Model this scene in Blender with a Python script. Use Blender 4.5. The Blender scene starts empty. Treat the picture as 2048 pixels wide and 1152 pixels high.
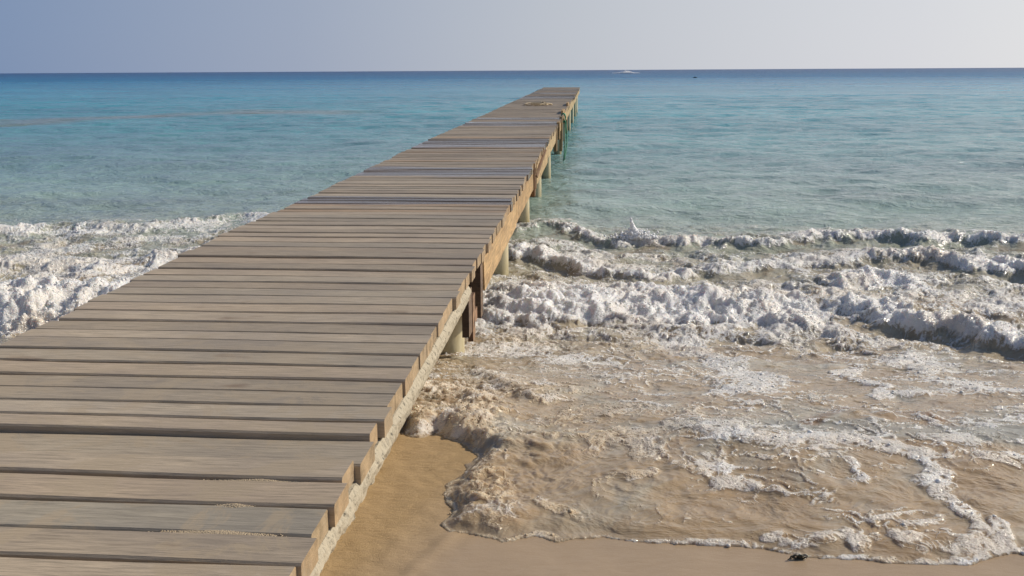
import bpy, bmesh, math, random
import numpy as np
from mathutils import Vector, Matrix
R = math.radians
random.seed(7)
rng = np.random.default_rng(11)
scene = bpy.context.scene
COL = scene.collection

# ------------------------------------------------------------------ camera
EYE = 1.75
YAW, PITCH, ROLL = 0.08335, 0.21432, -0.00562
cam_data = bpy.data.cameras.new("camera")
cam = bpy.data.objects.new("camera", cam_data)
COL.objects.link(cam)
cam_data.sensor_width = 36.0
cam_data.lens = 36.0 * 2000 / 2048
cam_data.clip_start = 0.05
cam_data.clip_end = 60000
cy, sy, cp, sp = math.cos(YAW), math.sin(YAW), math.cos(PITCH), math.sin(PITCH)
FW = Vector((-sy * cp, cy * cp, -sp)); RT0 = Vector((cy, sy, 0)); UP0 = RT0.cross(FW)
RT = RT0 * math.cos(ROLL) + UP0 * math.sin(ROLL)
UP = UP0 * math.cos(ROLL) - RT0 * math.sin(ROLL)
mw = Matrix((RT, UP, -FW)).transposed().to_4x4()
mw.translation = Vector((0, 0, EYE))
cam.matrix_world = mw
scene.camera = cam

# ------------------------------------------------------------------ sky, sun, exposure
SUN_AZ = R(62)      # to the right of the pier's direction (+Y), clockwise
SUN_EL = R(33)
world = bpy.data.worlds.new("World"); scene.world = world
world.use_nodes = True
wt = world.node_tree
bg = wt.nodes["Background"]
sky = wt.nodes.new("ShaderNodeTexSky"); sky.sky_type = 'NISHITA'
sky.sun_disc = False
sky.sun_elevation = SUN_EL
sky.sun_rotation = SUN_AZ
sky.altitude = 0; sky.air_density = 1.0; sky.dust_density = 0.6; sky.ozone_density = 3.0
wt.links.new(sky.outputs[0], bg.inputs[0])
bg.inputs[1].default_value = 0.085
# humid sea haze low in the sky: lavender blue away from the sun, pale towards it
tc = wt.nodes.new("ShaderNodeTexCoord")
dot = wt.nodes.new("ShaderNodeVectorMath"); dot.operation = 'DOT_PRODUCT'
wt.links.new(tc.outputs['Generated'], dot.inputs[0])
dot.inputs[1].default_value = (math.sin(SUN_AZ), math.cos(SUN_AZ), 0.0)
hr = wt.nodes.new("ShaderNodeValToRGB")
mr_ = wt.nodes.new("ShaderNodeMapRange"); wt.links.new(dot.outputs['Value'], mr_.inputs['Value'])
mr_.inputs['From Min'].default_value = -1; mr_.inputs['From Max'].default_value = 1
wt.links.new(mr_.outputs[0], hr.inputs[0])
hs = [(0.0, (.17, .23, .40)), (.46, (.20, .28, .445)), (.60, (.335, .39, .51)), (.72, (.51, .54, .60)), (.85, (.68, .69, .73)), (1.0, (.95, .93, .88))]
while len(hr.color_ramp.elements) < len(hs): hr.color_ramp.elements.new(.5)
for el, (p, c) in zip(hr.color_ramp.elements, hs): el.position = p; el.color = (*c, 1)
bg2 = wt.nodes.new("ShaderNodeBackground"); wt.links.new(hr.outputs[0], bg2.inputs[0]); bg2.inputs[1].default_value = 1.0
sx_ = wt.nodes.new("ShaderNodeSeparateXYZ"); wt.links.new(tc.outputs['Generated'], sx_.inputs[0])
mh = wt.nodes.new("ShaderNodeMapRange"); mh.interpolation_type = 'SMOOTHSTEP'; wt.links.new(sx_.outputs['Z'], mh.inputs['Value'])
mh.inputs['From Min'].default_value = 0.04; mh.inputs['From Max'].default_value = 0.5
mh.inputs['To Min'].default_value = 0.96; mh.inputs['To Max'].default_value = 0.12
msh = wt.nodes.new("ShaderNodeMixShader"); wt.links.new(mh.outputs[0], msh.inputs[0])
wt.links.new(bg.outputs[0], msh.inputs[1]); wt.links.new(bg2.outputs[0], msh.inputs[2])
wt.links.new(msh.outputs[0], wt.nodes["World Output"].inputs[0])
sun_d = bpy.data.lights.new("sun", 'SUN'); sun = bpy.data.objects.new("sun", sun_d)
COL.objects.link(sun)
sun_d.energy = 4.7; sun_d.angle = R(0.5); sun_d.color = (1.0, 0.905, 0.77)
sd = Vector((math.sin(SUN_AZ) * math.cos(SUN_EL), math.cos(SUN_AZ) * math.cos(SUN_EL), math.sin(SUN_EL)))
sun.rotation_euler = sd.to_track_quat('Z', 'Y').to_euler()
sun.location = sd * 50
scene.view_settings.view_transform = 'Standard'
scene.view_settings.look = 'None'
scene.view_settings.gamma = 1
scene.view_settings.exposure = 0.0
scene.render.engine = 'CYCLES'
scene.cycles.max_bounces = 6

# ------------------------------------------------------------------ helpers: noise
PERM = rng.permutation(256); PERM = np.concatenate([PERM, PERM, PERM[:2]]).astype(np.int32)
ANG = rng.random(256) * 2 * np.pi
GX = np.cos(ANG).astype(np.float32); GY = np.sin(ANG).astype(np.float32)

def perlin(x, y):
    xi = np.floor(x).astype(np.int32); yi = np.floor(y).astype(np.int32)
    xf = (x - xi).astype(np.float32); yf = (y - yi).astype(np.float32)
    xi &= 255; yi &= 255
    u = xf * xf * xf * (xf * (xf * 6 - 15) + 10); v = yf * yf * yf * (yf * (yf * 6 - 15) + 10)
    def g(ix, iy, dx, dy):
        h = PERM[PERM[ix & 255] + (iy & 255)]
        return GX[h] * dx + GY[h] * dy
    a = g(xi, yi, xf, yf); b = g(xi + 1, yi, xf - 1, yf)
    c = g(xi, yi + 1, xf, yf - 1); d = g(xi + 1, yi + 1, xf - 1, yf - 1)
    return ((a + (b - a) * u) * (1 - v) + (c + (d - c) * u) * v) * 1.5

def rot(x, y, a):
    c, s = math.cos(a), math.sin(a)
    return x * c - y * s, x * s + y * c

def fbm(x, y, octv=4, gain=.5, off=0.):
    s = 0; a = 1.; t = 0
    for i in range(octv):
        xx, yy = rot(x, y, .9 * i + .3)
        s = s + a * perlin(xx * 2 ** i + off + 17.3 * i, yy * 2 ** i - off + 5.1 * i); t += a; a *= gain
    return s / t

def billow(x, y, octv=4, gain=.5, off=0.):
    s = 0; a = 1.; t = 0
    for i in range(octv):
        xx, yy = rot(x, y, 1.1 * i + .5)
        s = s + a * np.abs(perlin(xx * 2.03 ** i + off + 31.7 * i, yy * 2.03 ** i + off + 9.2 * i)); t += a; a *= gain
    return s / t

def sstep(a, b, x):
    t = np.clip((x - a) / (b - a), 0, 1)
    return t * t * (3 - 2 * t)

def lin(c):   # sRGB 0..255 -> linear
    return tuple(((v / 255) / 12.92 if v / 255 < .04045 else ((v / 255 + .055) / 1.055) ** 2.4) for v in c)

# ------------------------------------------------------------------ beach profile and water line
SP = np.array([(-400, 9.), (-60, 3.2), (-12, 1.35), (0, .72), (2, .55), (3.3, .48), (4.6, .26), (5.8, .02), (7.5, -.22), (10, -.5),
               (20, -1.3), (60, -4), (400, -14), (9000, -30)])
def sand_z(x, y):
    z = np.interp(y, SP[:, 0], SP[:, 1])
    return z
def ref_z(y):
    return max(0., float(np.interp(y, SP[:, 0], SP[:, 1])) + .03)

def px(p):      # where the sight line of a photo point meets the beach / sea level
    d = FW + RT * ((p[0] - 1024) / 2000) - UP * ((p[1] - 576) / 2000)
    z = 0.
    for _ in range(40):
        t = (z - EYE) / d.z
        z = .5 * z + .5 * ref_z(d.y * t)
    t = (z - EYE) / d.z
    return d.x * t, d.y * t

def swash_poly():
    e = [(770, 800), (800, 852), (835, 862), (872, 850), (915, 868), (948, 900), (925, 932), (893, 955), (882, 978), (905, 1003), (880, 1030),
         (890, 1050), (940, 1050), (990, 1062), (1060, 1050), (1120, 1064), (1200, 1058), (1300, 1068), (1450, 1073),
         (1590, 1088), (1640, 1101), (1720, 1101), (1850, 1113), (1910, 1116), (1960, 1106), (2000, 1088), (2090, 1090)]
    P = [px(q) for q in e]
    P += [(1.7, 2.85), (2.2, 2.70), (2.9, 2.92), (3.6, 2.75), (5, 3.0), (7, 2.8), (30, 2.9), (30, 60), (-30, 60), (-30, 4.2), (-9, 4.1), (-6.5, 4.5), (-5.2, 4.15), (-4.3, 4.0), (-3.5, 4.35), (-2.9, 4.2), (-2.3, 4.5), (-1.8, 4.2), (-1.3, 3.9)]
    return np.array(P, np.float32)
POLY = swash_poly()

def poly_sdf(P, x, y):    # positive inside
    n = len(P); d2 = np.full(x.shape, 1e9, np.float32); ins = np.zeros(x.shape, bool)
    for i in range(n):
        ax, ay = P[i]; bx, by = P[(i + 1) % n]
        ex, ey = bx - ax, by - ay
        wx, wy = x - ax, y - ay
        t = np.clip((wx * ex + wy * ey) / (ex * ex + ey * ey + 1e-12), 0, 1)
        d2 = np.minimum(d2, (wx - t * ex) ** 2 + (wy - t * ey) ** 2)
        c = ((ay > y) != (by > y)) & (x < ex * (y - ay) / (ey + (1e-12 if ey >= 0 else -1e-12)) + ax)
        ins ^= c
    d = np.sqrt(d2)
    return np.where(ins, d, -d)

def line_dist(pts, x, y, sx=1.):
    d2 = np.full(x.shape, 1e9, np.float32)
    for (ax, ay), (bx, by) in zip(pts[:-1], pts[1:]):
        ex, ey = (bx - ax) * sx, by - ay
        wx, wy = (x - ax) * sx, y - ay
        t = np.clip((wx * ex + wy * ey) / (ex * ex + ey * ey + 1e-12), 0, 1)
        d2 = np.minimum(d2, (wx - t * ex) ** 2 + (wy - t * ey) ** 2)
    return np.sqrt(d2)

# bores: (px, py, height) along the toe of each broken wave, widths front / back, foam reach behind the toe
BORES = [
    # back line of the surf, right of the pier
    dict(p=[(1020, 478, .02), (1080, 470, .07), (1150, 478, .09), (1230, 505, .05), (1300, 500, .06), (1400, 498, .08), (1500, 503, .07),
            (1600, 500, .05), (1650, 495, .08), (1760, 492, .10), (1850, 500, .08), (1950, 498, .08), (2060, 505, .08)], wf=.2, wb=.45, foam=.32, fs=.7, ft=.14),
    dict(p=[(985, 530, .06), (1050, 528, .11), (1110, 540, .10), (1200, 560, .05), (1330, 575, .05), (1450, 560, .04), (1600, 545, .04), (1700, 540, .05), (1790, 540, .10),
            (1870, 542, .10), (1960, 558, .12), (2060, 565, .12)], wf=.16, wb=.36, foam=.34, fs=.8, ft=.10),
    # mound of froth before the right back wave
    dict(p=[(1640, 590, .0), (1690, 586, .07), (1760, 584, .09), (1830, 590, .07), (1890, 596, .0)], wf=.12, wb=.3, foam=.45, fs=.95),
    # main white bore
    dict(p=[(950, 640, .05), (1000, 645, .07), (1063, 643, .09), (1150, 640, .08), (1240, 640, .07), (1357, 638, .09), (1455, 645, .11), (1553, 657, .11),
            (1600, 655, .08), (1660, 640, .03), (1760, 630, .0)], wf=.2, wb=.6, foam=.75, fs=1.0),
    # its glassy sandy shoulder further right
    dict(p=[(1640, 640, .0), (1720, 652, .06), (1800, 668, .08), (1866, 684, .085), (1944, 702, .10), (2048, 724, .105), (2200, 750, .105)], wf=.22, wb=.6, foam=.55, fs=.72, ft=.10),
    # second, lower bore
    dict(p=[(1290, 715, .0), (1324, 728, .008), (1403, 767, .018), (1468, 800, .022), (1527, 820, .020), (1600, 838, .014), (1650, 836, .010), (1720, 812, .01),
            (1800, 808, .01), (1950, 806, .015), (2060, 812, .01)], wf=.15, wb=.40, foam=.36, fs=.9),
    dict(p=[(930, 745, .02), (980, 770, .025), (1040, 800, .034), (1110, 808, .025), (1200, 790, .0)], wf=.12, wb=.3, foam=.28, fs=.7, ft=.02),
    # the glassy lip of sandy backwash
    dict(p=[(1590, 862, .0), (1640, 858, .02), (1700, 850, .03), (1800, 848, .03), (1870, 852, .024), (1900, 852, .0)], wf=.05, wb=.10, foam=0, fs=0),
    # left of the pier
    dict(p=[(-80, 655, .20), (60, 660, .24), (150, 660, .22), (230, 655, .17), (330, 640, .10), (480, 600, .07), (700, 560, .05)], wf=.34, wb=.9, foam=.9, fs=1.0),
    dict(p=[(-80, 478, .08), (40, 474, .10), (150, 470, .08), (260, 474, .04), (350, 462, .06), (420, 455, .11), (480, 450, .08), (560, 460, .04), (700, 470, .03)], wf=.18, wb=.5, foam=.3, fs=.55),
    dict(p=[(-80, 545, .06), (200, 560, .06), (350, 530, .08), (500, 520, .06), (700, 540, .03)], wf=.15, wb=.45, foam=.5, fs=.65),
]
# foam lace: stroke polyline in photo points, half width (m), strength
LACE = [
    ([(1000, 590), (1200, 600), (1400, 600), (1600, 590), (1800, 610), (2050, 620)], .55, .62),
    ([(990, 520), (1200, 540), (1500, 540), (1800, 560), (2050, 590)], .5, .5),
    ([(0, 480), (200, 500), (450, 470)], .7, .5),
    ([(0, 540), (200, 560), (400, 540)], .8, .6),
    ([(940, 690), (1040, 700), (1130, 740), (1260, 750)], .28, .42),
    ([(960, 660), (1020, 665)], .25, .8),
    ([(1120, 840), (1230, 870), (1300, 860), (1370, 840)], .09, .75),
    ([(1370, 835), (1440, 880), (1480, 930), (1470, 965)], .06, .8),
    ([(1440, 872), (1540, 888), (1640, 885), (1750, 898), (1830, 918), (1900, 925), (2060, 920)], .05, .95),
    ([(1700, 895), (1800, 905), (1900, 945), (1880, 965)], .05, .8),
    ([(1880, 925), (2060, 935)], .045, .95),
    ([(1380, 700), (1480, 760), (1560, 810), (1640, 828)], .16, .8),
    ([(1500, 700), (1650, 690), (1800, 720), (1900, 760), (2060, 800)], .22, .5),
    ([(1720, 745), (1710, 780), (1760, 805), (1830, 800)], .06, .9),
    ([(1820, 700), (1850, 760), (1960, 790), (2060, 800)], .13, .65),
    ([(1880, 975), (1900, 1030), (1950, 1085)], .03, .8),
    ([(1620, 960), (1560, 980)], .03, .6),
    ([(1680, 930), (1720, 960), (1660, 965)], .03, .6),
    ([(940, 880), (920, 935), (905, 960)], .06, .6),
    ([(1040, 1000), (1150, 1030), (1190, 970), (1280, 945)], .035, .6),
    ([(1230, 870), (1330, 920), (1480, 950)], .05, .35),
    ([(1560, 1075), (1640, 1060), (1700, 1080)], .03, .5),
    ([(1780, 1060), (1840, 1090), (1960, 1085)], .035, .5),
    ([(1980, 1040), (1990, 1070)], .04, .5),
]
LACE = [([px(q) for q in l], w, s) for l, w, s in LACE]
for yy, ww in ((5.95, .16), (8.45, .2), (11.14, .2)): LACE.append(([(-1.05, yy - .05), (-.75, yy - .1), (-.6, yy + .1)], ww, .85))
EDGE = POLY[:27]

def water_fields(x, y, dense):
    """height, foam cover, foam thickness, sandiness for points of the sea surface"""
    sx = x.astype(np.float32); sy_ = y.astype(np.float32)
    sand = sand_z(sx, sy_).astype(np.float32)
    near = sy_ < 16
    h = np.zeros_like(sx); foam = np.zeros_like(sx); thick = np.zeros_like(sx)
    # open-water waves, each faded out where the mesh is too coarse for it
    sp = sy_ * .0032 + .002
    wig = fbm(sx * .35, sy_ * .35, 2)
    fade_shore = sstep(6.5, 13., sy_)
    for lam, amp, stretch, ang, off in ((9, .040, 2.6, .05, 3.), (3.6, .036, 2.0, -.2, 9.), (1.7, .036, 1.7, .25, 21.), (.95, .034, 1.5, -.3, 33.),
                                        (.55, .024, 1.4, .35, 40.), (.3, .0125, 1.3, -.15, 47.), (.16, .0055, 1.2, .2, 60.), (.09, .0024, 1.2, -.2, 71.)):
        fd = 1 - sstep(lam / 6., lam / 2.5, sp)
        if lam > 3: fd = np.maximum(fd, 0) * (1 - sstep(150, 500, sy_))
        xx, yy = rot(sx, sy_ + wig * .3, ang)
        n = perlin(xx / (lam * stretch) + off, yy / lam + off * 1.7)
        n = n + .0 - .45 * (np.abs(n) - .35)     # sharper crests
        h += amp * fd * n * (fade_shore if lam > .5 else .35 + .65 * fade_shore) * (1.7 if lam > 3 else 1.)
    idx = np.where(near)[0]
    X = sx[idx]; Y = sy_[idx]
    wx = fbm(X * 1.6, Y * 1.6, 3, off=4.); wy = fbm(X * 1.6, Y * 1.6, 3, off=14.)
    wx2 = fbm(X * 6, Y * 6, 3, off=44.); wy2 = fbm(X * 6, Y * 6, 3, off=54.)
    frontm = np.zeros_like(X); hb = np.zeros_like(X); fb = np.zeros_like(X); tb = np.zeros_like(X)
    for k, b in enumerate(BORES):
        q = [(px(a[:2]), a[2]) for a in b['p']]
        bx = np.array([a[0][0] for a in q]); by = np.array([a[0][1] for a in q]); bh = np.array([a[1] for a in q])
        o = np.argsort(bx)
        yc = np.interp(X, bx[o], by[o]); hh = np.interp(X, bx[o], bh[o])
        inx = sstep(bx.min() - .35, bx.min(), X) * (1 - sstep(bx.max(), bx.max() + (.3 if bx.max() < 1.6 else 4), X))
        warp = (.34 if b['wb'] > .25 else .16) * wy * min(1., b['wb'] * 2.5) + .09 * wy2 * min(1., b['wb'] * 2.5)
        d = Y - yc + warp - b['wf'] * 1.0
        mod = np.clip(1 + .7 * fbm(X * 1.3 + 7 * k, Y * .4, 2, off=3. * k) + .55 * fbm(X * 5., Y * 3., 2, off=3. * k + 9), .25, 1.7)
        prof = np.where(d < 0, np.exp(-np.abs(d / b['wf']) ** 2.0), np.exp(-(d / b['wb']) ** 2))
        hb += .72 * hh * prof * inx * mod
        if b['fs'] > 0:
            dd = Y - yc + warp
            ft = b.get('ft', 0.)
            f = sstep(-b['wf'] * 1.5 + ft, -b['wf'] * .5 + ft * 1.6, dd + .12 * ft * wx2 * 6) * (1 - sstep(b['foam'] * .5, b['foam'] * 1.5, dd)) * inx * b['fs'] * np.clip(hh / .05, .2, 1)
            if ft: frontm = np.maximum(frontm, sstep(-b['wf'] * 2.2, -b['wf'] * 1.3, dd) * (1 - sstep(-b['wf'] * .9 + ft, -b['wf'] * .3 + ft * 1.5, dd + .5 * ft * wx2)) * inx * np.clip(hh / .05, 0, 1))
            fb = np.maximum(fb, f * (.75 + .35 * mod))
            tb = np.maximum(tb, f * np.clip(hh / .11, .15, 1.3))
    Xw = X + .20 * wx + .045 * wx2; Yw = Y + .16 * wy + .045 * wy2
    patch = fbm(X * 2.2 + .5 * wx, Y * 2.0 + .5 * wy, 5, .6, off=81.)
    zone = sstep(5.2, 6.7, Y) * (1 - sstep(9.6, 12.2, Y + .6 * wy))
    fb = np.maximum(fb, zone * (.32 + .12 * sstep(5.6, 6.4, Y) + .45 * fbm(X * .8, Y * 1.3, 2, off=61.)))
    fb = np.maximum(fb, (.24 + .42 * fbm(X * 1.6 + wy, Y * 1.6 + wx, 3, .55, off=161.)) * sstep(2.7, 3.2, Y) * (1 - sstep(9., 12., Y)))
    for l, w, s in LACE:
        a = np.array(l); m = (X > a[:, 0].min() - 2 * w - .3) & (X < a[:, 0].max() + 2 * w + .3) & (Y > a[:, 1].min() - 2 * w - .3) & (Y < a[:, 1].max() + 2 * w + .3)
        j = np.where(m)[0]
        d = line_dist(l, Xw[j], Yw[j])
        f = s * (1 - sstep(w * .1, w * 1.9, d)) * np.clip(.85 + 1.1 * patch[j], .2, 1.25)
        fb[j] = np.maximum(fb[j], f * 1.1)
    fb = fb * (1 - .85 * frontm)
    # swash edge
    sd_ = np.full_like(X, 3.)
    j = np.where(Y < 6.2)[0]
    sd_[j] = poly_sdf(POLY, X[j] + .035 * wx2[j] + .03 * wx[j], Y[j] + .035 * wy2[j] + .03 * wy[j])
    ed = np.full_like(X, 9.)
    ed[j] = sd_[j]
    leftm = (1 - sstep(-.40, -.06, X + .25 * wx)) * sstep(2.2, 2.8, Y) * (1 - sstep(4.6, 5.4, Y))   # heaped sandy froth by the pier
    fe = (1 - sstep(.0, np.maximum(.015, .045 + .07 * wx), ed)) * (.62 + 1.1 * fbm(X * 2.2, Y * 2.2, 2, off=8.))
    fe = np.where(ed < 3, fe, 0)
    fb = np.maximum(fb, fe * sstep(-.02, .0, ed))
    heap = leftm * (1 - sstep(.18, .75, ed)) * sstep(-.01, .05, ed)
    fb = np.maximum(fb, heap * (.62 + .8 * wx)); tb = np.maximum(tb, heap * .30)
    # break the cover into lace: cells of open water ringed by foam threads
    Xt = X + .42 * wx + .10 * wx2; Yt = Y + .30 * wy + .09 * wy2
    c1 = np.abs(fbm(Xt * 3.2, Yt * 2.9, 2, .5, 3.)); c2 = np.abs(fbm(Xt * 7.8, Yt * 7., 2, .5, 40.)); c3 = np.abs(fbm(Xt * 17, Yt * 15, 2, .5, 11.))
    thread = np.maximum(1 - c1 * 6.5, (1 - c2 * 6.) * .85); thread = np.maximum(thread, (1 - c3 * 4.5) * .6)
    cover = sstep(.14, 1.0, fb * 1.05 + .40 * np.maximum(thread, -.4) * sstep(.05, .4, fb) * (1 - .6 * sstep(.6, 1, fb)) + patch * 1.05 * sstep(.02, .3, fb) - .10)
    cover = np.clip(cover, 0, 1)
    # thin stray threads across the whole wash
    wash = sstep(.06, .2, ed) * (1 - sstep(7.5, 12.5, Y))
    st = np.maximum(thread - .48, 0) * 2.4 * sstep(-.18, .25, fbm(X * 1.8 + .5 * wy, Y * 1.6 + .5 * wx, 3, off=29.)) * wash
    cover = np.maximum(cover, np.clip(st, 0, .75))
    # puffs
    tb = tb * cover
    rough = cover * (.05 + tb)
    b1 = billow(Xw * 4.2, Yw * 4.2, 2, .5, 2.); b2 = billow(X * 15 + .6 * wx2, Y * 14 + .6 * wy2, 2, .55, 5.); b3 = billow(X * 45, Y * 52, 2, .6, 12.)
    cover = cover * (.55 + .45 * sstep(.03, .18, b2) + .15 * sstep(.3, .7, tb)); cover = np.clip(cover, 0, 1)  # foam thins in puff creases; the darker hollows also mimic occlusion shade
    hb += (.075 * b1 * (tb * .9) + .027 * b2 * (rough + .18 * cover * zone) + .0025 * b3 * np.clip(rough * 1.6, 0, 1)) * 1.0 + .003 * cover
    b0 = billow(X * 2.5 + .5 * wx, Y * 2.7 + .5 * wy, 2, .5, 55.)
    hb += zone * (.45 + .55 * sstep(-2.6, -1.2, X)) * (.080 * b0 + .034 * b1 * (.3 + cover)) * (1 - .5 * frontm)
    # churned water between the foam
    churn = sstep(.03, .2, ed) * (1 - sstep(9.5, 13., Y)) * (.45 + .55 * sstep(4.3, 6.3, Y))
    cr = 1 - np.abs(fbm(X * 3.4 + .8 * wx, Y * 3.4 + .8 * wy, 3, .5, off=36.)) * 3.2
    pk = (1 - np.abs(perlin(X * 9 + 1.2 * wx2, Y * 11 + 1.2 * wy2)) * 1.6) ** 2; pk2 = (1 - np.abs(perlin(X * 21 + 9, Y * 25 + 1.5 * wy2)) * 1.6) ** 2
    act = np.clip(.5 + 1.4 * fbm(X * .9, Y * 1.4, 3, off=23.), .12, 1.2)
    hb += churn * act * (1 - .6 * cover) * (.009 * pk) + .014 * b2 * churn * act * (1 - .5 * cover)
    hb += churn * (.045 * wy + .030 * fbm(X * 3. + .8 * wx, Y * 2.8 - X * 1., 3, .5, 77.) + .012 * wx2 + .008 * cr + .0016 * fbm(X * 14, Y * 19, 3, .6, off=66.))
    deep = sstep(0, .9, ed)
    base = np.maximum(0., sand[idx] + .002 + .010 * sstep(0, .10, ed) + .035 * deep)
    z = base + hb * sstep(.0, .16, ed) + h[idx]
    lip = .004 * sstep(-.002, .03, ed) * (.3 + cover) + heap * sstep(-.004, .08, ed) * (.012 + .042 * b1 + .022 * b2 + .005 * b3)
    z = np.maximum(z, sand[idx] + .0015) + lip + (.034 * b2 * cover * .14 + .0035 * b3 * cover) * sstep(0, .05, ed)
    z = np.where(ed < 0, sand[idx] - .03 + np.maximum(ed, -.1) * .4, z)
    H = h.copy(); H[idx] = z
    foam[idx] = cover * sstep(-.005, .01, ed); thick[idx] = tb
    edf = np.full_like(sx, 9.); edf[idx] = ed
    return H, foam, thick, edf, sand

# ------------------------------------------------------------------ materials
def mat(name):
    m = bpy.data.materials.new(name); m.use_nodes = True
    nt = m.node_tree; b = nt.nodes["Principled BSDF"]
    return m, nt, b
def N(nt, t, **kw):
    n = nt.nodes.new(t)
    for k, v in kw.items():
        if k.startswith('i_'): n.inputs[int(k[2:]) if k[2:].isdigit() else k[2:].replace('_', ' ')].default_value = v
        else: setattr(n, k, v)
    return n
def ramp(nt, stops, src=None, interp='LINEAR'):
    r = nt.nodes.new('ShaderNodeValToRGB'); e = r.color_ramp.elements; r.color_ramp.interpolation = interp
    while len(e) < len(stops): e.new(.5)
    for el, (p, c) in zip(e, stops): el.position = p; el.color = (*c, 1) if len(c) == 3 else c
    if src is not None: nt.links.new(src, r.inputs[0])
    return r
def math_(nt, op, a, b=None, clamp=False):
    m = nt.nodes.new('ShaderNodeMath'); m.operation = op; m.use_clamp = clamp
    for i, v in enumerate((a, b)):
        if v is None: continue
        if isinstance(v, (int, float)): m.inputs[i].default_value = v
        else: nt.links.new(v, m.inputs[i])
    return m.outputs[0]
def mixc(nt, fac, a, b, bt='MIX'):
    m = nt.nodes.new('ShaderNodeMix'); m.data_type = 'RGBA'; m.blend_type = bt
    for s, v in ((m.inputs[0], fac), (m.inputs[6], a), (m.inputs[7], b)):
        if isinstance(v, (int, float)): s.default_value = v
        elif isinstance(v, tuple): s.default_value = (*v, 1)
        else: nt.links.new(v, s)
    return m.outputs[2]

def noise(nt, vec, scale, detail=4, rough=.55, dist=0.):
    n = nt.nodes.new('ShaderNodeTexNoise'); n.inputs['Scale'].default_value = scale; n.inputs['Detail'].default_value = detail
    n.inputs['Roughness'].default_value = rough; n.inputs['Distortion'].default_value = dist
    nt.links.new(vec, n.inputs['Vector']); return n.outputs[0]
def mapping(nt, vec, scale=(1, 1, 1), loc=(0, 0, 0), rot_=(0, 0, 0)):
    m = nt.nodes.new('ShaderNodeMapping'); m.inputs['Scale'].default_value = scale; m.inputs['Location'].default_value = loc; m.inputs['Rotation'].default_value = rot_
    nt.links.new(vec, m.inputs['Vector']); return m.outputs[0]
def bump(nt, h, dist, strength=1., normal=None):
    b = nt.nodes.new('ShaderNodeBump'); b.inputs['Distance'].default_value = dist; b.inputs['Strength'].default_value = strength
    nt.links.new(h, b.inputs['Height'])
    if normal is not None: nt.links.new(normal, b.inputs['Normal'])
    return b.outputs[0]

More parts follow.
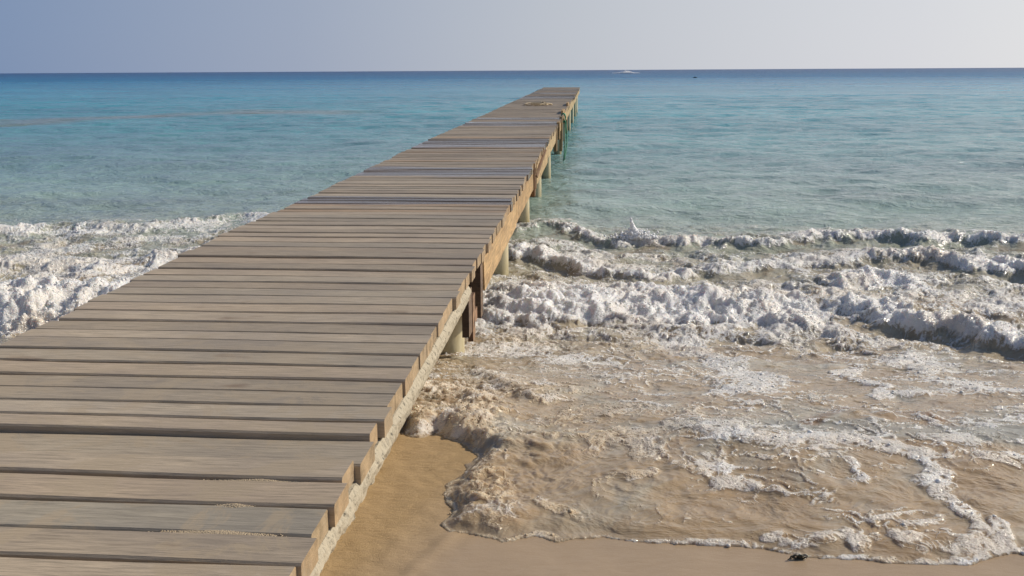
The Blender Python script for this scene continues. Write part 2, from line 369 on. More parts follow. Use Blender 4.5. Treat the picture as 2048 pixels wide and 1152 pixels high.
def sea_material():
    m, nt, b = mat("sea_water"); L = nt.links
    geo = N(nt, 'ShaderNodeNewGeometry'); pos = geo.outputs['Position']
    tint = N(nt, 'ShaderNodeAttribute', attribute_name='tint'); fo = N(nt, 'ShaderNodeAttribute', attribute_name='foam')
    warm = N(nt, 'ShaderNodeAttribute', attribute_name='sandy')
    # fine bubbles break up the foam edge
    fn = noise(nt, mapping(nt, pos, (1, 1.2, 1)), 55, 4, .65)
    fn2 = noise(nt, mapping(nt, pos, (1, 1.2, 1)), 190, 2, .5)
    th = N(nt, 'ShaderNodeAttribute', attribute_name='thick')
    thin = math_(nt, 'SUBTRACT', 1., math_(nt, 'MULTIPLY', th.outputs['Fac'], 1.25), True)
    f = math_(nt, 'MULTIPLY', fo.outputs['Fac'], math_(nt, 'SUBTRACT', 1., math_(nt, 'MULTIPLY', thin, .30)))
    f = math_(nt, 'ADD', f, math_(nt, 'MULTIPLY', math_(nt, 'SUBTRACT', fn, .5), .75))
    f = math_(nt, 'ADD', f, math_(nt, 'MULTIPLY', math_(nt, 'SUBTRACT', fn2, .5), .35))
    # foam thins out into a net of threads around cells of open water
    wn = N(nt, 'ShaderNodeTexNoise'); wn.inputs['Scale'].default_value = 7; wn.inputs['Detail'].default_value = 4; L.new(pos, wn.inputs['Vector'])
    wv = N(nt, 'ShaderNodeVectorMath', operation='MULTIPLY_ADD'); L.new(wn.outputs['Color'], wv.inputs[0]); wv.inputs[1].default_value = (.26, .24, 0); L.new(pos, wv.inputs[2])
    lace = None
    for scv, wdt, amp in ((11, .16, .75), (26, .2, .55)):
        vo = N(nt, 'ShaderNodeTexVoronoi', feature='DISTANCE_TO_EDGE'); vo.voronoi_dimensions = '2D'; vo.inputs['Scale'].default_value = scv
        L.new(mapping(nt, wv.outputs[0], (1.05, .9, 1)), vo.inputs['Vector'])
        v = ramp(nt, [(.0, (1, 1, 1)), (wdt, (.35, .35, .35)), (wdt * 2.6, (0, 0, 0))], vo.outputs['Distance']).outputs[0]
        v = math_(nt, 'MULTIPLY', v, amp); lace = v if lace is None else math_(nt, 'MAXIMUM', lace, v)
    f = math_(nt, 'ADD', f, math_(nt, 'MULTIPLY', math_(nt, 'SUBTRACT', lace, .36), math_(nt, 'MULTIPLY', thin, 1.15)))
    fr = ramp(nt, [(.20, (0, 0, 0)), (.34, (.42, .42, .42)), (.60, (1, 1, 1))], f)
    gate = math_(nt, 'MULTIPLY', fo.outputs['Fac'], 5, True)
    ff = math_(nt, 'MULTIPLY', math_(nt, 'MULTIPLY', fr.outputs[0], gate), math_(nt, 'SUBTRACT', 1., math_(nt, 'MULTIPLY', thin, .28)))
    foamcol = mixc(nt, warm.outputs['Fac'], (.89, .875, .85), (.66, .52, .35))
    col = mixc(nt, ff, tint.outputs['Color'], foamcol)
    L.new(col, b.inputs['Base Color'])
    b.inputs['IOR'].default_value = 1.33
    b.inputs['Subsurface Weight'].default_value = .7
    b.inputs['Subsurface Radius'].default_value = (1., .85, .7); b.inputs['Subsurface Scale'].default_value = .05
    # ripples: several sizes, smaller ones fade out with distance
    cd = N(nt, 'ShaderNodeVectorMath', operation='LENGTH'); L.new(pos, cd.inputs[0])
    dist = cd.outputs['Value']
    def fade(a, bb):
        mr = N(nt, 'ShaderNodeMapRange'); mr.inputs['From Min'].default_value = a; mr.inputs['From Max'].default_value = bb
        mr.inputs['To Min'].default_value = 1; mr.inputs['To Max'].default_value = 0; L.new(dist, mr.inputs['Value']); return mr.outputs[0]
    far = math_(nt, 'SUBTRACT', 1., fade(25, 90))
    far2 = math_(nt, 'SUBTRACT', 1., fade(15, 250))
    L.new(math_(nt, 'ADD', math_(nt, 'ADD', .06, math_(nt, 'MULTIPLY', far2, .25)), math_(nt, 'MULTIPLY', math_(nt, 'MULTIPLY', ff, .14), math_(nt, 'SUBTRACT', 1., warm.outputs['Fac']))), b.inputs['Roughness'])
    L.new(math_(nt, 'ADD', math_(nt, 'SUBTRACT', .5, math_(nt, 'MULTIPLY', far2, .3)), math_(nt, 'MULTIPLY', ff, .5)), b.inputs['Specular IOR Level'])
    n1 = noise(nt, mapping(nt, pos, (.85, 1.15, 1), rot_=(0, 0, .1)), 6, 4, .6, .6)
    n2 = noise(nt, mapping(nt, pos, (.8, 1.2, 1), rot_=(0, 0, -.2)), 26, 4, .6, .8)
    n3 = noise(nt, mapping(nt, pos, (.4, 1.0, 1)), .9, 5, .65)
    nrm = bump(nt, math_(nt, 'MULTIPLY', n3, far), .55, 1.)
    nrm = bump(nt, math_(nt, 'MULTIPLY', n1, math_(nt, 'MULTIPLY', fade(40, 160), math_(nt, 'SUBTRACT', 2.6, math_(nt, 'MULTIPLY', fade(7, 14), 1.6)))), .026, 1., nrm)
    nrm = bump(nt, math_(nt, 'MULTIPLY', n2, fade(5, 30)), .0035, 1., nrm)
    spk = ramp(nt, [(.56, (0, 0, 0)), (.66, (1, 1, 1))], noise(nt, pos, 5.5, 4, .65)).outputs[0]
    n4 = noise(nt, pos, 75, 2, .6)
    nrm = bump(nt, math_(nt, 'MULTIPLY', n4, math_(nt, 'MULTIPLY', spk, fade(8, 13))), .0045, 1., nrm)
    vb = noise(nt, pos, 120, 3, .6)
    nrm = bump(nt, math_(nt, 'MULTIPLY', vb, ff), .013, 1., nrm)
    L.new(nrm, b.inputs['Normal'])
    return m

def sand_material():
    m, nt, b = mat("beach_sand"); L = nt.links
    geo = N(nt, 'ShaderNodeNewGeometry'); pos = geo.outputs['Position']
    sep = N(nt, 'ShaderNodeSeparateXYZ'); L.new(pos, sep.inputs[0])
    g = noise(nt, pos, 420, 2, .7); lo = noise(nt, pos, 2.2, 4, .6); mid = noise(nt, mapping(nt, pos, (1, 2.2, 1)), 22, 4, .6)
    # wetter, smoother, pinker sand where the last wave ran up
    ln = math_(nt, 'ADD', sep.outputs['X'], math_(nt, 'MULTIPLY', sep.outputs['Y'], -.25))
    ln = math_(nt, 'ADD', ln, math_(nt, 'MULTIPLY', lo, .12))
    mr = N(nt, 'ShaderNodeMapRange'); L.new(ln, mr.inputs['Value'])
    mr.inputs['From Min'].default_value = -1.12; mr.inputs['From Max'].default_value = -.86
    wet = mr.outputs[0]
    dry = ramp(nt, [(.25, (.30, .185, .075)), (.5, (.40, .265, .12)), (.8, (.52, .37, .19))], g)
    wt_ = ramp(nt, [(.25, (.33, .235, .145)), (.8, (.41, .30, .19))], g)
    c = mixc(nt, wet, dry.outputs[0], wt_.outputs[0])
    c = mixc(nt, math_(nt, 'MULTIPLY', math_(nt, 'SUBTRACT', mid, .35, True), .55), c, (.26, .17, .085))
    L.new(c, b.inputs['Base Color'])
    r = N(nt, 'ShaderNodeMapRange'); L.new(wet, r.inputs['Value']); r.inputs['To Min'].default_value = .62; r.inputs['To Max'].default_value = .30
    L.new(r.outputs[0], b.inputs['Roughness'])
    b.inputs['IOR'].default_value = 1.4
    k = math_(nt, 'SUBTRACT', 1.25, wet)
    nrm = bump(nt, math_(nt, 'MULTIPLY', g, k), .0035, .8)
    nrm = bump(nt, math_(nt, 'MULTIPLY', mid, k), .006, .7, nrm)
    L.new(nrm, b.inputs['Normal'])
    return m

def wood_material(name, top, grain_axis='X', wet=False, end=None, dark=.55):
    m, nt, b = mat(name); L = nt.links
    geo = N(nt, 'ShaderNodeNewGeometry'); pos = geo.outputs['Position']
    sc = (3.2, 38, 38) if grain_axis == 'X' else (26, 1.2, 26)
    if grain_axis == 'Z': sc = (26, 26, 1.2)
    g = noise(nt, mapping(nt, pos, sc), 2.2, 6, .65, .3)
    g2 = noise(nt, mapping(nt, pos, tuple(v * 3 if v > 5 else v for v in sc)), 3., 3, .6)
    blot = noise(nt, mapping(nt, pos, (1, 2.2, 1)), 1.7, 4, .55)
    att = N(nt, 'ShaderNodeAttribute', attribute_name='plank')
    t = top
    c = ramp(nt, [(.28, tuple(v * .60 for v in t)), (.5, t), (.72, tuple(min(1, v * 1.25) for v in t))], g).outputs[0]
    c = mixc(nt, math_(nt, 'MULTIPLY', math_(nt, 'GREATER_THAN', g2, .60), .45), c, tuple(v * dark for v in t))
    c = mixc(nt, ramp(nt, [(.40, (0, 0, 0)), (.66, (1, 1, 1))], blot).outputs[0], c, mixc(nt, .5, c, tuple(v * .62 for v in (t[0], t[1] * 1.02, t[2] * 1.15))))
    c = mixc(nt, 1., c, att.outputs['Color'], 'MULTIPLY')
    rough = .7
    if end is not None:
        sepn = N(nt, 'ShaderNodeSeparateXYZ'); L.new(geo.outputs['True Normal'], sepn.inputs[0])
        ax = math_(nt, 'GREATER_THAN', math_(nt, 'ABSOLUTE', sepn.outputs['X']), .75)
        eg = noise(nt, mapping(nt, pos, (1, 1, 1)), 14, 4, .7)
        ec = ramp(nt, [(.3, tuple(v * .55 for v in end)), (.5, end), (.7, tuple(min(1, v * 1.3) for v in end))], eg).outputs[0]
        ec = mixc(nt, .55, ec, mixc(nt, 1., ec, att.outputs['Color'], 'MULTIPLY'))
        c = mixc(nt, ax, c, ec)
    if wet:
        sep = N(nt, 'ShaderNodeSeparateXYZ'); L.new(pos, sep.inputs[0])
        Y = sep.outputs['Y']; tot = None
        wn = noise(nt, mapping(nt, pos, (.5, 2.2, 1)), 1.6, 4, .6)
        for y0, w, s in ((8.15, .28, .85), (10.35, .55, 1.), (13.9, .9, 1.), (18.3, .8, .9), (19.9, .5, .7), (31, 1.6, .8), (35, 1.2, .8), (39, 1.0, .7)):
            d = math_(nt, 'DIVIDE', math_(nt, 'ABSOLUTE', math_(nt, 'SUBTRACT', Y, y0)), w)
            v = math_(nt, 'MULTIPLY', math_(nt, 'SUBTRACT', 1.15, d, True), s)
            tot = v if tot is None else math_(nt, 'MAXIMUM', tot, v)
        wv = math_(nt, 'SUBTRACT', math_(nt, 'ADD', tot, math_(nt, 'MULTIPLY', wn, 1.3)), .80)
        wm = ramp(nt, [(.1, (0, 0, 0)), (.32, (1, 1, 1))], wv).outputs[0]
        c = mixc(nt, math_(nt, 'MULTIPLY', wm, .55), c, mixc(nt, 1., c, (.42, .38, .45), 'MULTIPLY'))
        rr = N(nt, 'ShaderNodeMapRange'); L.new(wm, rr.inputs['Value']); rr.inputs['To Min'].default_value = .62; rr.inputs['To Max'].default_value = .13
        L.new(rr.outputs[0], b.inputs['Roughness'])
        # trodden sand and dull stains on the landward boards
        st = noise(nt, mapping(nt, pos, (1.3, 1.3, 1), (3, 1, 0), (0, 0, .6)), 3.2, 6, .7, .8)
        nearm = N(nt, 'ShaderNodeMapRange'); L.new(Y, nearm.inputs['Value'])
        nearm.inputs['From Min'].default_value = 2.1; nearm.inputs['From Max'].default_value = 5.5; nearm.inputs['To Min'].default_value = 1; nearm.inputs['To Max'].default_value = 0.12
        sm = math_(nt, 'MULTIPLY', ramp(nt, [(.49, (0, 0, 0)), (.56, (1, 1, 1))], st).outputs[0], nearm.outputs[0])
        c = mixc(nt, math_(nt, 'MULTIPLY', sm, .75), c, (.42, .33, .22))
        rs = noise(nt, mapping(nt, pos, (1, 2.5, 1), (7, 3, 0)), 2.6, 3, .5)
        c = mixc(nt, math_(nt, 'MULTIPLY', ramp(nt, [(.66, (0, 0, 0)), (.74, (1, 1, 1))], rs).outputs[0], .45), c, (.16, .085, .04))
    else:
        b.inputs['Roughness'].default_value = rough
        sn = noise(nt, mapping(nt, pos, (1, .8, 2.6)), 4.5, 5, .7, .6)
        c = mixc(nt, math_(nt, 'MULTIPLY', ramp(nt, [(.48, (0, 0, 0)), (.60, (1, 1, 1))], sn).outputs[0], .6), c, tuple(v * k for v, k in zip(t, (.45, .38, .34))))
    L.new(c, b.inputs['Base Color'])
    b.inputs['Specular IOR Level'].default_value = .5
    b.inputs['Diffuse Roughness'].default_value = .6
    nrm = bump(nt, g, .004, .7); nrm = bump(nt, g2, .002, .6, nrm)
    L.new(nrm, b.inputs['Normal'])
    return m

def simple(name, c1, c2, scale=8, rough=.6, bmp=.003, vec=(1, 1, 1), lo=.35, hi=.65):
    m, nt, b = mat(name)
    pos = N(nt, 'ShaderNodeNewGeometry').outputs['Position']
    n = noise(nt, mapping(nt, pos, vec), scale, 5, .65)
    nt.links.new(ramp(nt, [(lo, c1), (hi, c2)], n).outputs[0], b.inputs['Base Color'])
    b.inputs['Roughness'].default_value = rough
    nt.links.new(bump(nt, n, bmp, .8), b.inputs['Normal'])
    return m

M = {}
M['sea'] = sea_material()
M['sand'] = sand_material()
M['deck'] = wood_material("weathered_deck_wood", (.475, .38, .268), 'X', wet=True, end=(.46, .33, .19))
M['fascia'] = wood_material("ochre_fascia_wood", (.62, .44, .225), 'Y', dark=.4)
M['brown'] = wood_material("dark_brown_timber", (.09, .055, .035), 'X', end=(.22, .145, .09))  # base coloured dark like unlit timber, end faces lighter as if sunlit
M['post'] = wood_material("ochre_post_wood", (.44, .29, .14), 'Z')
M['concrete'] = simple("rough_mortar", (.11, .10, .075), (.42, .37, .275), 42, .9, .012, (1, 1, 1), .34, .44)
M['pile'] = simple("cream_pile_casing", (.50, .42, .25), (.66, .60, .42), 5, .45, .003, (1, 1, .35))
def stain_pile():
    m = M['pile']; nt = m.node_tree; b = nt.nodes["Principled BSDF"]
    pos = N(nt, 'ShaderNodeNewGeometry').outputs['Position']; sep = N(nt, 'ShaderNodeSeparateXYZ'); nt.links.new(pos, sep.inputs[0])
    n = noise(nt, mapping(nt, pos, (1, 1, .3)), 14, 5, .7)
    v = math_(nt, 'SUBTRACT', math_(nt, 'MULTIPLY', n, .55), sep.outputs['Z'])
    f = ramp(nt, [(.05, (0, 0, 0)), (.30, (1, 1, 1))], v).outputs[0]
    src = b.inputs['Base Color'].links[0].from_socket
    nt.links.new(mixc(nt, math_(nt, 'MULTIPLY', f, .7), src, (.20, .17, .07)), b.inputs['Base Color'])
stain_pile()
M['rope'] = simple("green_rope_fibre", (.01, .12, .06), (.03, .26, .14), 60, .7, .004)
M['straw'] = simple("pale_rope_fibre", (.42, .33, .2), (.7, .6, .42), 60, .8, .004)
M['weed'] = simple("dark_seaweed", (.02, .02, .012), (.07, .055, .03), 60, .4, .003)
M['spill'] = simple("dry_sand_spill", (.34, .26, .17), (.48, .39, .27), 300, .9, .004)
M['dark'] = simple("dark_rubber_float", (.01, .01, .015), (.03, .03, .035), 3, .5, .001)
fm, fnt, fb_ = mat("white_froth"); M['froth'] = fm
fb_.inputs['Roughness'].default_value = .22; fb_.inputs['IOR'].default_value = 1.33
fa = N(fnt, 'ShaderNodeAttribute', attribute_name='tint'); fnt.links.new(fa.outputs['Color'], fb_.inputs['Base Color'])

# ------------------------------------------------------------------ mesh builders
def set_props(o, label=None, category=None, group=None, kind=None):
    if label: o['label'] = label
    if category: o['category'] = category
    if group: o['group'] = group
    if kind: o['kind'] = kind
    return o

def mesh_np(name, V, F, m, parent=None, smooth=True, attrs=None):
    me = bpy.data.meshes.new(name)
    V = np.ascontiguousarray(V, np.float32); F = np.ascontiguousarray(F, np.int32)
    k = F.shape[1]
    me.vertices.add(len(V)); me.vertices.foreach_set('co', V.ravel())
    me.loops.add(F.size); me.loops.foreach_set('vertex_index', F.ravel())
    me.polygons.add(len(F)); me.polygons.foreach_set('loop_start', np.arange(0, F.size, k, dtype=np.int32))
    me.polygons.foreach_set('loop_total', np.full(len(F), k, np.int32))
    me.polygons.foreach_set('use_smooth', np.full(len(F), smooth, bool))
    me.update(calc_edges=True)
    for an, (tp, dat) in (attrs or {}).items():
        a = me.attributes.new(an, tp, 'POINT')
        a.data.foreach_set('color' if tp == 'FLOAT_COLOR' else 'value', np.ascontiguousarray(dat, np.float32).ravel())
    me.materials.append(m)
    o = bpy.data.objects.new(name, me); COL.objects.link(o)
    if parent: o.parent = parent
    return o

def grid_faces(nr, nc):
    i = np.arange((nr - 1) * (nc - 1)); r = i // (nc - 1); c = i % (nc - 1)
    a = r * nc + c
    return np.stack([a, a + 1, a + nc + 1, a + nc], 1)

class MB:
    """collects boxes and tubes, with a colour per piece, into one mesh"""
    def __init__(s): s.V = []; s.F = []; s.C = []
    def add(s, verts, faces, col=(1, 1, 1)):
        n = len(s.V); s.V += [tuple(v) for v in verts]; s.F += [tuple(i + n for i in f) for f in faces]; s.C += [(*col, 1)] * len(verts)
    def box(s, x0, x1, y0, y1, z0, z1, col=(1, 1, 1), bev=.004, seg=1, wob=None):
        """box with chamfered edges; seg cuts along x; wob(x)-> (dy0, dy1, dz)"""
        b = bev; prof = [(y0, z0), (y1, z0), (y1, z1 - b), (y1 - b, z1), (y0 + b, z1), (y0, z1 - b)]
        V = []; F = []; xs = [x0 + (x1 - x0) * i / seg for i in range(seg + 1)]
        for x in xs:
            w = wob(x) if wob else (0, 0, 0)
            for j, (y, z) in enumerate(prof):
                V.append((x, y + (w[1] if y > (y0 + y1) / 2 else w[0]), z + w[2]))
        k = len(prof)
        for i in range(seg):
            for j in range(k):
                F.append((i * k + j, i * k + (j + 1) % k, (i + 1) * k + (j + 1) % k, (i + 1) * k + j))
        F.append(tuple(reversed(range(k)))); F.append(tuple(range(seg * k, seg * k + k)))
        F = [tuple(reversed(f)) for f in F]
        s.add(V, F, col)
    def tube(s, pts, r, n=10, col=(1, 1, 1), cap=True, rf=None):
        P = [Vector(p) for p in pts]; V = []; F = []
        for i, p in enumerate(P):
            t = (P[min(i + 1, len(P) - 1)] - P[max(i - 1, 0)]).normalized()
            u = t.orthogonal().normalized() if abs(t.z) < .9 else Vector((1, 0, 0)).cross(t).normalized()
            if abs(t.z) < .9:
                u = Vector((0, 0, 1)).cross(t).normalized()
            w = t.cross(u)
            rr = r if rf is None else rf(i)
            for j in range(n):
                a = 2 * math.pi * j / n; V.append(p + (u * math.cos(a) + w * math.sin(a)) * rr)
        for i in range(len(P) - 1):
            for j in range(n): F.append((i * n + j, i * n + (j + 1) % n, (i + 1) * n + (j + 1) % n, (i + 1) * n + j))
        if cap: F.append(tuple(reversed(range(n)))); F.append(tuple(range((len(P) - 1) * n, len(P) * n)))
        s.add(V, F, col)
    def build(s, name, m, parent=None, smooth=False, loc=(0, 0, 0)):
        me = bpy.data.meshes.new(name); me.from_pydata([tuple(Vector(v) - Vector(loc)) for v in s.V], [], s.F)
        a = me.attributes.new('plank', 'FLOAT_COLOR', 'POINT'); a.data.foreach_set('color', np.array(s.C, np.float32).ravel())
        me.materials.append(m)
        if smooth: me.polygons.foreach_set('use_smooth', [True] * len(me.polygons))
        me.update()
        bm = bmesh.new(); bm.from_mesh(me); bmesh.ops.recalc_face_normals(bm, faces=bm.faces); bm.to_mesh(me); bm.free()
        o = bpy.data.objects.new(name, me); COL.objects.link(o); o.location = loc
        if parent: o.parent = parent
        return o

def empty(name, loc=(0, 0, 0)):
    o = bpy.data.objects.new(name, None); COL.objects.link(o); o.location = loc; o.empty_display_size = .2
    return o

# ------------------------------------------------------------------ the beach
def build_beach():
    ys = np.concatenate([[-400, -150, -60, -25, -12, -6, -3, -1, 0], np.arange(.4, 6.6, .012), [7, 8, 10, 14, 20, 40, 60, 200, 1000, 8000]])
    xs = np.concatenate([[-8000, -600, -100, -30, -12, -6, -4, -3], np.arange(-2.6, 2.6, .014), [3, 3.6, 5, 8, 14, 30, 100, 600, 8000]])
    X, Y = np.meshgrid(xs, ys); X = X.ravel(); Y = Y.ravel()
    Z = sand_z(X, Y).astype(np.float32)
    m = (np.abs(X) < 12) & (Y < 12) & (Y > -12)
    z = Z[m]; x = X[m]; y = Y[m]
    # rough trodden texture beside the pier, smooth where the wash combs it
    ruf = 1 - sstep(-1.12, -.8, x - .25 * y)
    z += .006 * fbm(x * 3, y * 3, 3, off=2.) * 1 + ruf * (.006 * fbm(x * 14, y * 14, 3, off=7.) + .0025 * fbm(x * 70, y * 70, 2, off=9.))
    d = np.abs(x - .25 * y + .99 + .04 * fbm(x * 2, y * 2, 2, off=33.))
    z += .004 * np.exp(-(d / .02) ** 2)
    Z[m] = z
    F = grid_faces(len(ys), len(xs))
    o = mesh_np("beach_sand", np.stack([X, Y, Z], 1), F, M['sand'])
    return set_props(o, "smooth wet tan sand sloping to the swash beside the pier", "sand", kind='structure')
build_beach()

# ------------------------------------------------------------------ the sea
TINT_Y = [2.5, 4.5, 6.5, 8.5, 10.5, 12.5, 16, 22, 32, 50, 80, 140, 260, 600, 3000, 9000]
TINT = [(.37, .268, .158), (.385, .295, .19), (.40, .335, .235), (.37, .34, .25), (.31, .345, .28), (.255, .325, .285), (.21, .305, .285), (.155, .29, .30), (.09, .28, .32),
        (.055, .28, .35), (.035, .25, .36), (.02, .18, .32), (.015, .115, .25), (.012, .07, .18), (.012, .05, .15), (.012, .05, .15)]
def build_sea():
    r = 1.0; ys = [2.25]
    while ys[-1] < 70: ys.append(ys[-1] * 1.00245 + .0004)
    while ys[-1] < 9000: ys.append(ys[-1] * 1.03)
    ys = np.array(ys)
    us = np.concatenate([[-12, -5, -2.5, -1.6, -1.2, -1, -.9, -.82], np.linspace(-.76, .6, 1180), [.66, .75, .9, 1.1, 1.4, 2, 3, 6, 12]])
    U, Y = np.meshgrid(us, ys)
    X = U * (Y + .4); X = X.ravel(); Y = Y.ravel()
    H, foam, thick, ed, sand = water_fields(X, Y, True)
    T = np.stack([np.interp(np.log(Y), np.log(TINT_Y), [t[i] for t in TINT]) for i in range(3)], 1)
    far = sstep(9, 14, Y)
    # patchy shoals, weed and sand plumes offshore
    pn = fbm(X * .05, Y * .11, 4, off=5.) * far * (1 - sstep(200, 700, Y)); pn2 = fbm(X * .35, Y * .9, 3, off=15.) * far * (1 - sstep(60, 120, Y))
    g = np.array([.75, .95, .8]); T = T * (1 + (pn * .35 + pn2 * .3)[:, None] * g)
    pl = [px(q) for q in [(60, 243), (230, 236), (380, 229), (520, 226), (640, 228)]]
    near = (Y > 20) & (Y < 70); j = np.where(near)[0]
    w = fbm(X[j] * .25, Y[j] * .25, 3, off=71.)
    d = line_dist(pl, X[j], Y[j] + 2.5 * w)
    f = ((1 - sstep(.6, 3.4, d)) * (.75 + .5 * w))[:, None]
    T[j] = T[j] * (1 - f * .75) + np.array([.24, .20, .15]) * f * .75
    # sandy clouds in the wash
    nz = Y < 15; j = np.where(nz)[0]
    q1 = fbm(X[j] * 1.6, Y[j] * 1.6, 3, off=53.); c1 = fbm(X[j] * 1.5 + 1.1 * q1, Y[j] * 1.2 - .4 * X[j] + 1.1 * q1, 5, .6, off=51.) ; s = (sstep(-.15, .4, c1) * (1 - sstep(9.5, 12.5, Y[j])))[:, None] * .6
    T[j] = T[j] * (1 - s) + np.array([.30, .205, .115]) * s
    c2 = fbm(X[j] * 2.3 + q1, Y[j] * 1.8 + q1, 5, .6, off=91.); s = (sstep(-.05, .4, c2) * (1 - sstep(8, 12, Y[j])))[:, None] * .6
    T[j] = T[j] * (1 - s) + np.array([.40, .38, .31]) * s
    # clearer grey backwash pool on the right, dark sandy lip along it
    a, b_ = px((1480, 900)), px((2060, 860)); mx = px((1780, 870))
    e = ((X[j] - mx[0]) / .95) ** 2 + ((Y[j] - mx[1]) / .16) ** 2
    s = (1 - sstep(.5, 1.3, e + .5 * c1))[:, None] * .7
    T[j] = T[j] * (1 - s) + np.array([.25, .245, .21]) * s
    dl = line_dist([px((1615, 856)), px((1690, 832)), px((1800, 836)), px((1880, 850))], X[j], Y[j] + .02 * c2)
    s = (1 - sstep(.015, .05, dl))[:, None] * .75
    T[j] = T[j] * (1 - s) + np.array([.22, .12, .05]) * s
    ee = (1 - sstep(0., .07, ed))[:, None] * .8
    T = T * (1 - ee) + np.array([.36, .27, .175]) * ee
    # foam stays sandy near the edge of the swash, white out in the surf
    sandy = np.clip(1 - sstep(3.0, 5.6, Y + .9 * np.clip(X, -.2, 1.5)) + .0, 0, 1)
    sandy = np.clip(sandy * (.38 + .72 * (1 - sstep(-.15, .40, X - .12 * (Y - 3)))) + .30 * sstep(-.1, .5, fbm(X * 1.5, Y * 2, 3, off=19.)) * (1 - sstep(9, 12, Y)), 0, 1)
    sandy = np.clip(sandy - .55 * sstep(.0, .35, fbm(X * 5, Y * 6, 3, off=119.)) * (Y < 5), 0, 1)
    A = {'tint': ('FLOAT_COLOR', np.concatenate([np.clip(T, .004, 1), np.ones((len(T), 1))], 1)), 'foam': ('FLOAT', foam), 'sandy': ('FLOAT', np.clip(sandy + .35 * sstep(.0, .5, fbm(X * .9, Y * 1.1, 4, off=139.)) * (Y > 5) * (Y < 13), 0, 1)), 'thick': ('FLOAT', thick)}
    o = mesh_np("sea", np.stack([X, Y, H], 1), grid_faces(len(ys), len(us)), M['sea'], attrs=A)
    set_props(o, "turquoise sea breaking into white and sandy surf on both sides of the pier", "sea", kind='structure')
    return X, Y, H, foam, thick, sandy, T
SEA = build_sea()

# ------------------------------------------------------------------ loose froth and spray over the surf
def ico():
    bm = bmesh.new(); bmesh.ops.create_icosphere(bm, subdivisions=1, radius=1.)
    V = np.array([v.co[:] for v in bm.verts]); F = np.array([[v.index for v in f.verts] for f in bm.faces]); bm.free()
    return V, F
def blobs(name, P, r, m, tint, parent=None, squash=.75):
    V, F = ico(); n = len(P)
    S = np.stack([r * rng.uniform(.8, 1.3, n), r * rng.uniform(.8, 1.3, n), r * squash * rng.uniform(.8, 1.2, n)], 1)
    a = rng.random(n) * 6.28; ca, sa = np.cos(a)[:, None], np.sin(a)[:, None]
    Q = V[None] * S[:, None]
    Q = np.stack([Q[..., 0] * ca - Q[..., 1] * sa, Q[..., 0] * sa + Q[..., 1] * ca, Q[..., 2]], 2) + P[:, None]
    FF = (F[None] + (np.arange(n) * len(V))[:, None, None]).reshape(-1, 3)
    T = np.repeat(np.concatenate([tint, np.ones((n, 1))], 1), len(V), 0)
    return mesh_np(name, Q.reshape(-1, 3), FF, m, parent, attrs={'tint': ('FLOAT_COLOR', T)})
def build_froth():
    X, Y, H, foam, thick, sandy, T = SEA
    ok = (Y < 13) & (foam > .25) & (X > -9) & (X < 7)
    idx = np.where(ok)[0]
    w = (foam[idx] ** 1.5) * (.25 + 1.2 * thick[idx]) * Y[idx] ** 1.1
    w = w / w.sum()
    k = rng.choice(idx, 45000, p=w)
    r = rng.lognormal(math.log(.0027), .5, len(k)) * (.55 + .07 * Y[k]); r = np.clip(r, .0012, .012)
    P = np.stack([X[k], Y[k], H[k] + r * rng.uniform(-.5, .4, len(k))], 1)
    P[:, :2] += rng.normal(0, .004, (len(k), 2))
    s = sandy[k][:, None]; tint = np.array([.87, .85, .82]) * (1 - s) + np.array([.55, .42, .27]) * s
    o = blobs("foam_bubbles", P, r, M['froth'], tint)
    set_props(o, "fine white and sandy froth bubbles riding on the broken waves", "foam", kind='stuff')
    # droplets flung up above the crests
    ok = (Y < 12.5) & (thick > .35); idx = np.where(ok)[0]
    k = rng.choice(idx, 2200)
    h = rng.exponential(.045, len(k)); r = rng.uniform(.0016, .0045, len(k)) * (.6 + .06 * Y[k])
    P = np.stack([X[k], Y[k], H[k] + h], 1)
    o = blobs("spray_droplets", P, r, M['froth'], np.full((len(k), 3), .88))
    set_props(o, "tiny water droplets flung above the foaming crests", "spray", kind='stuff')
build_froth()

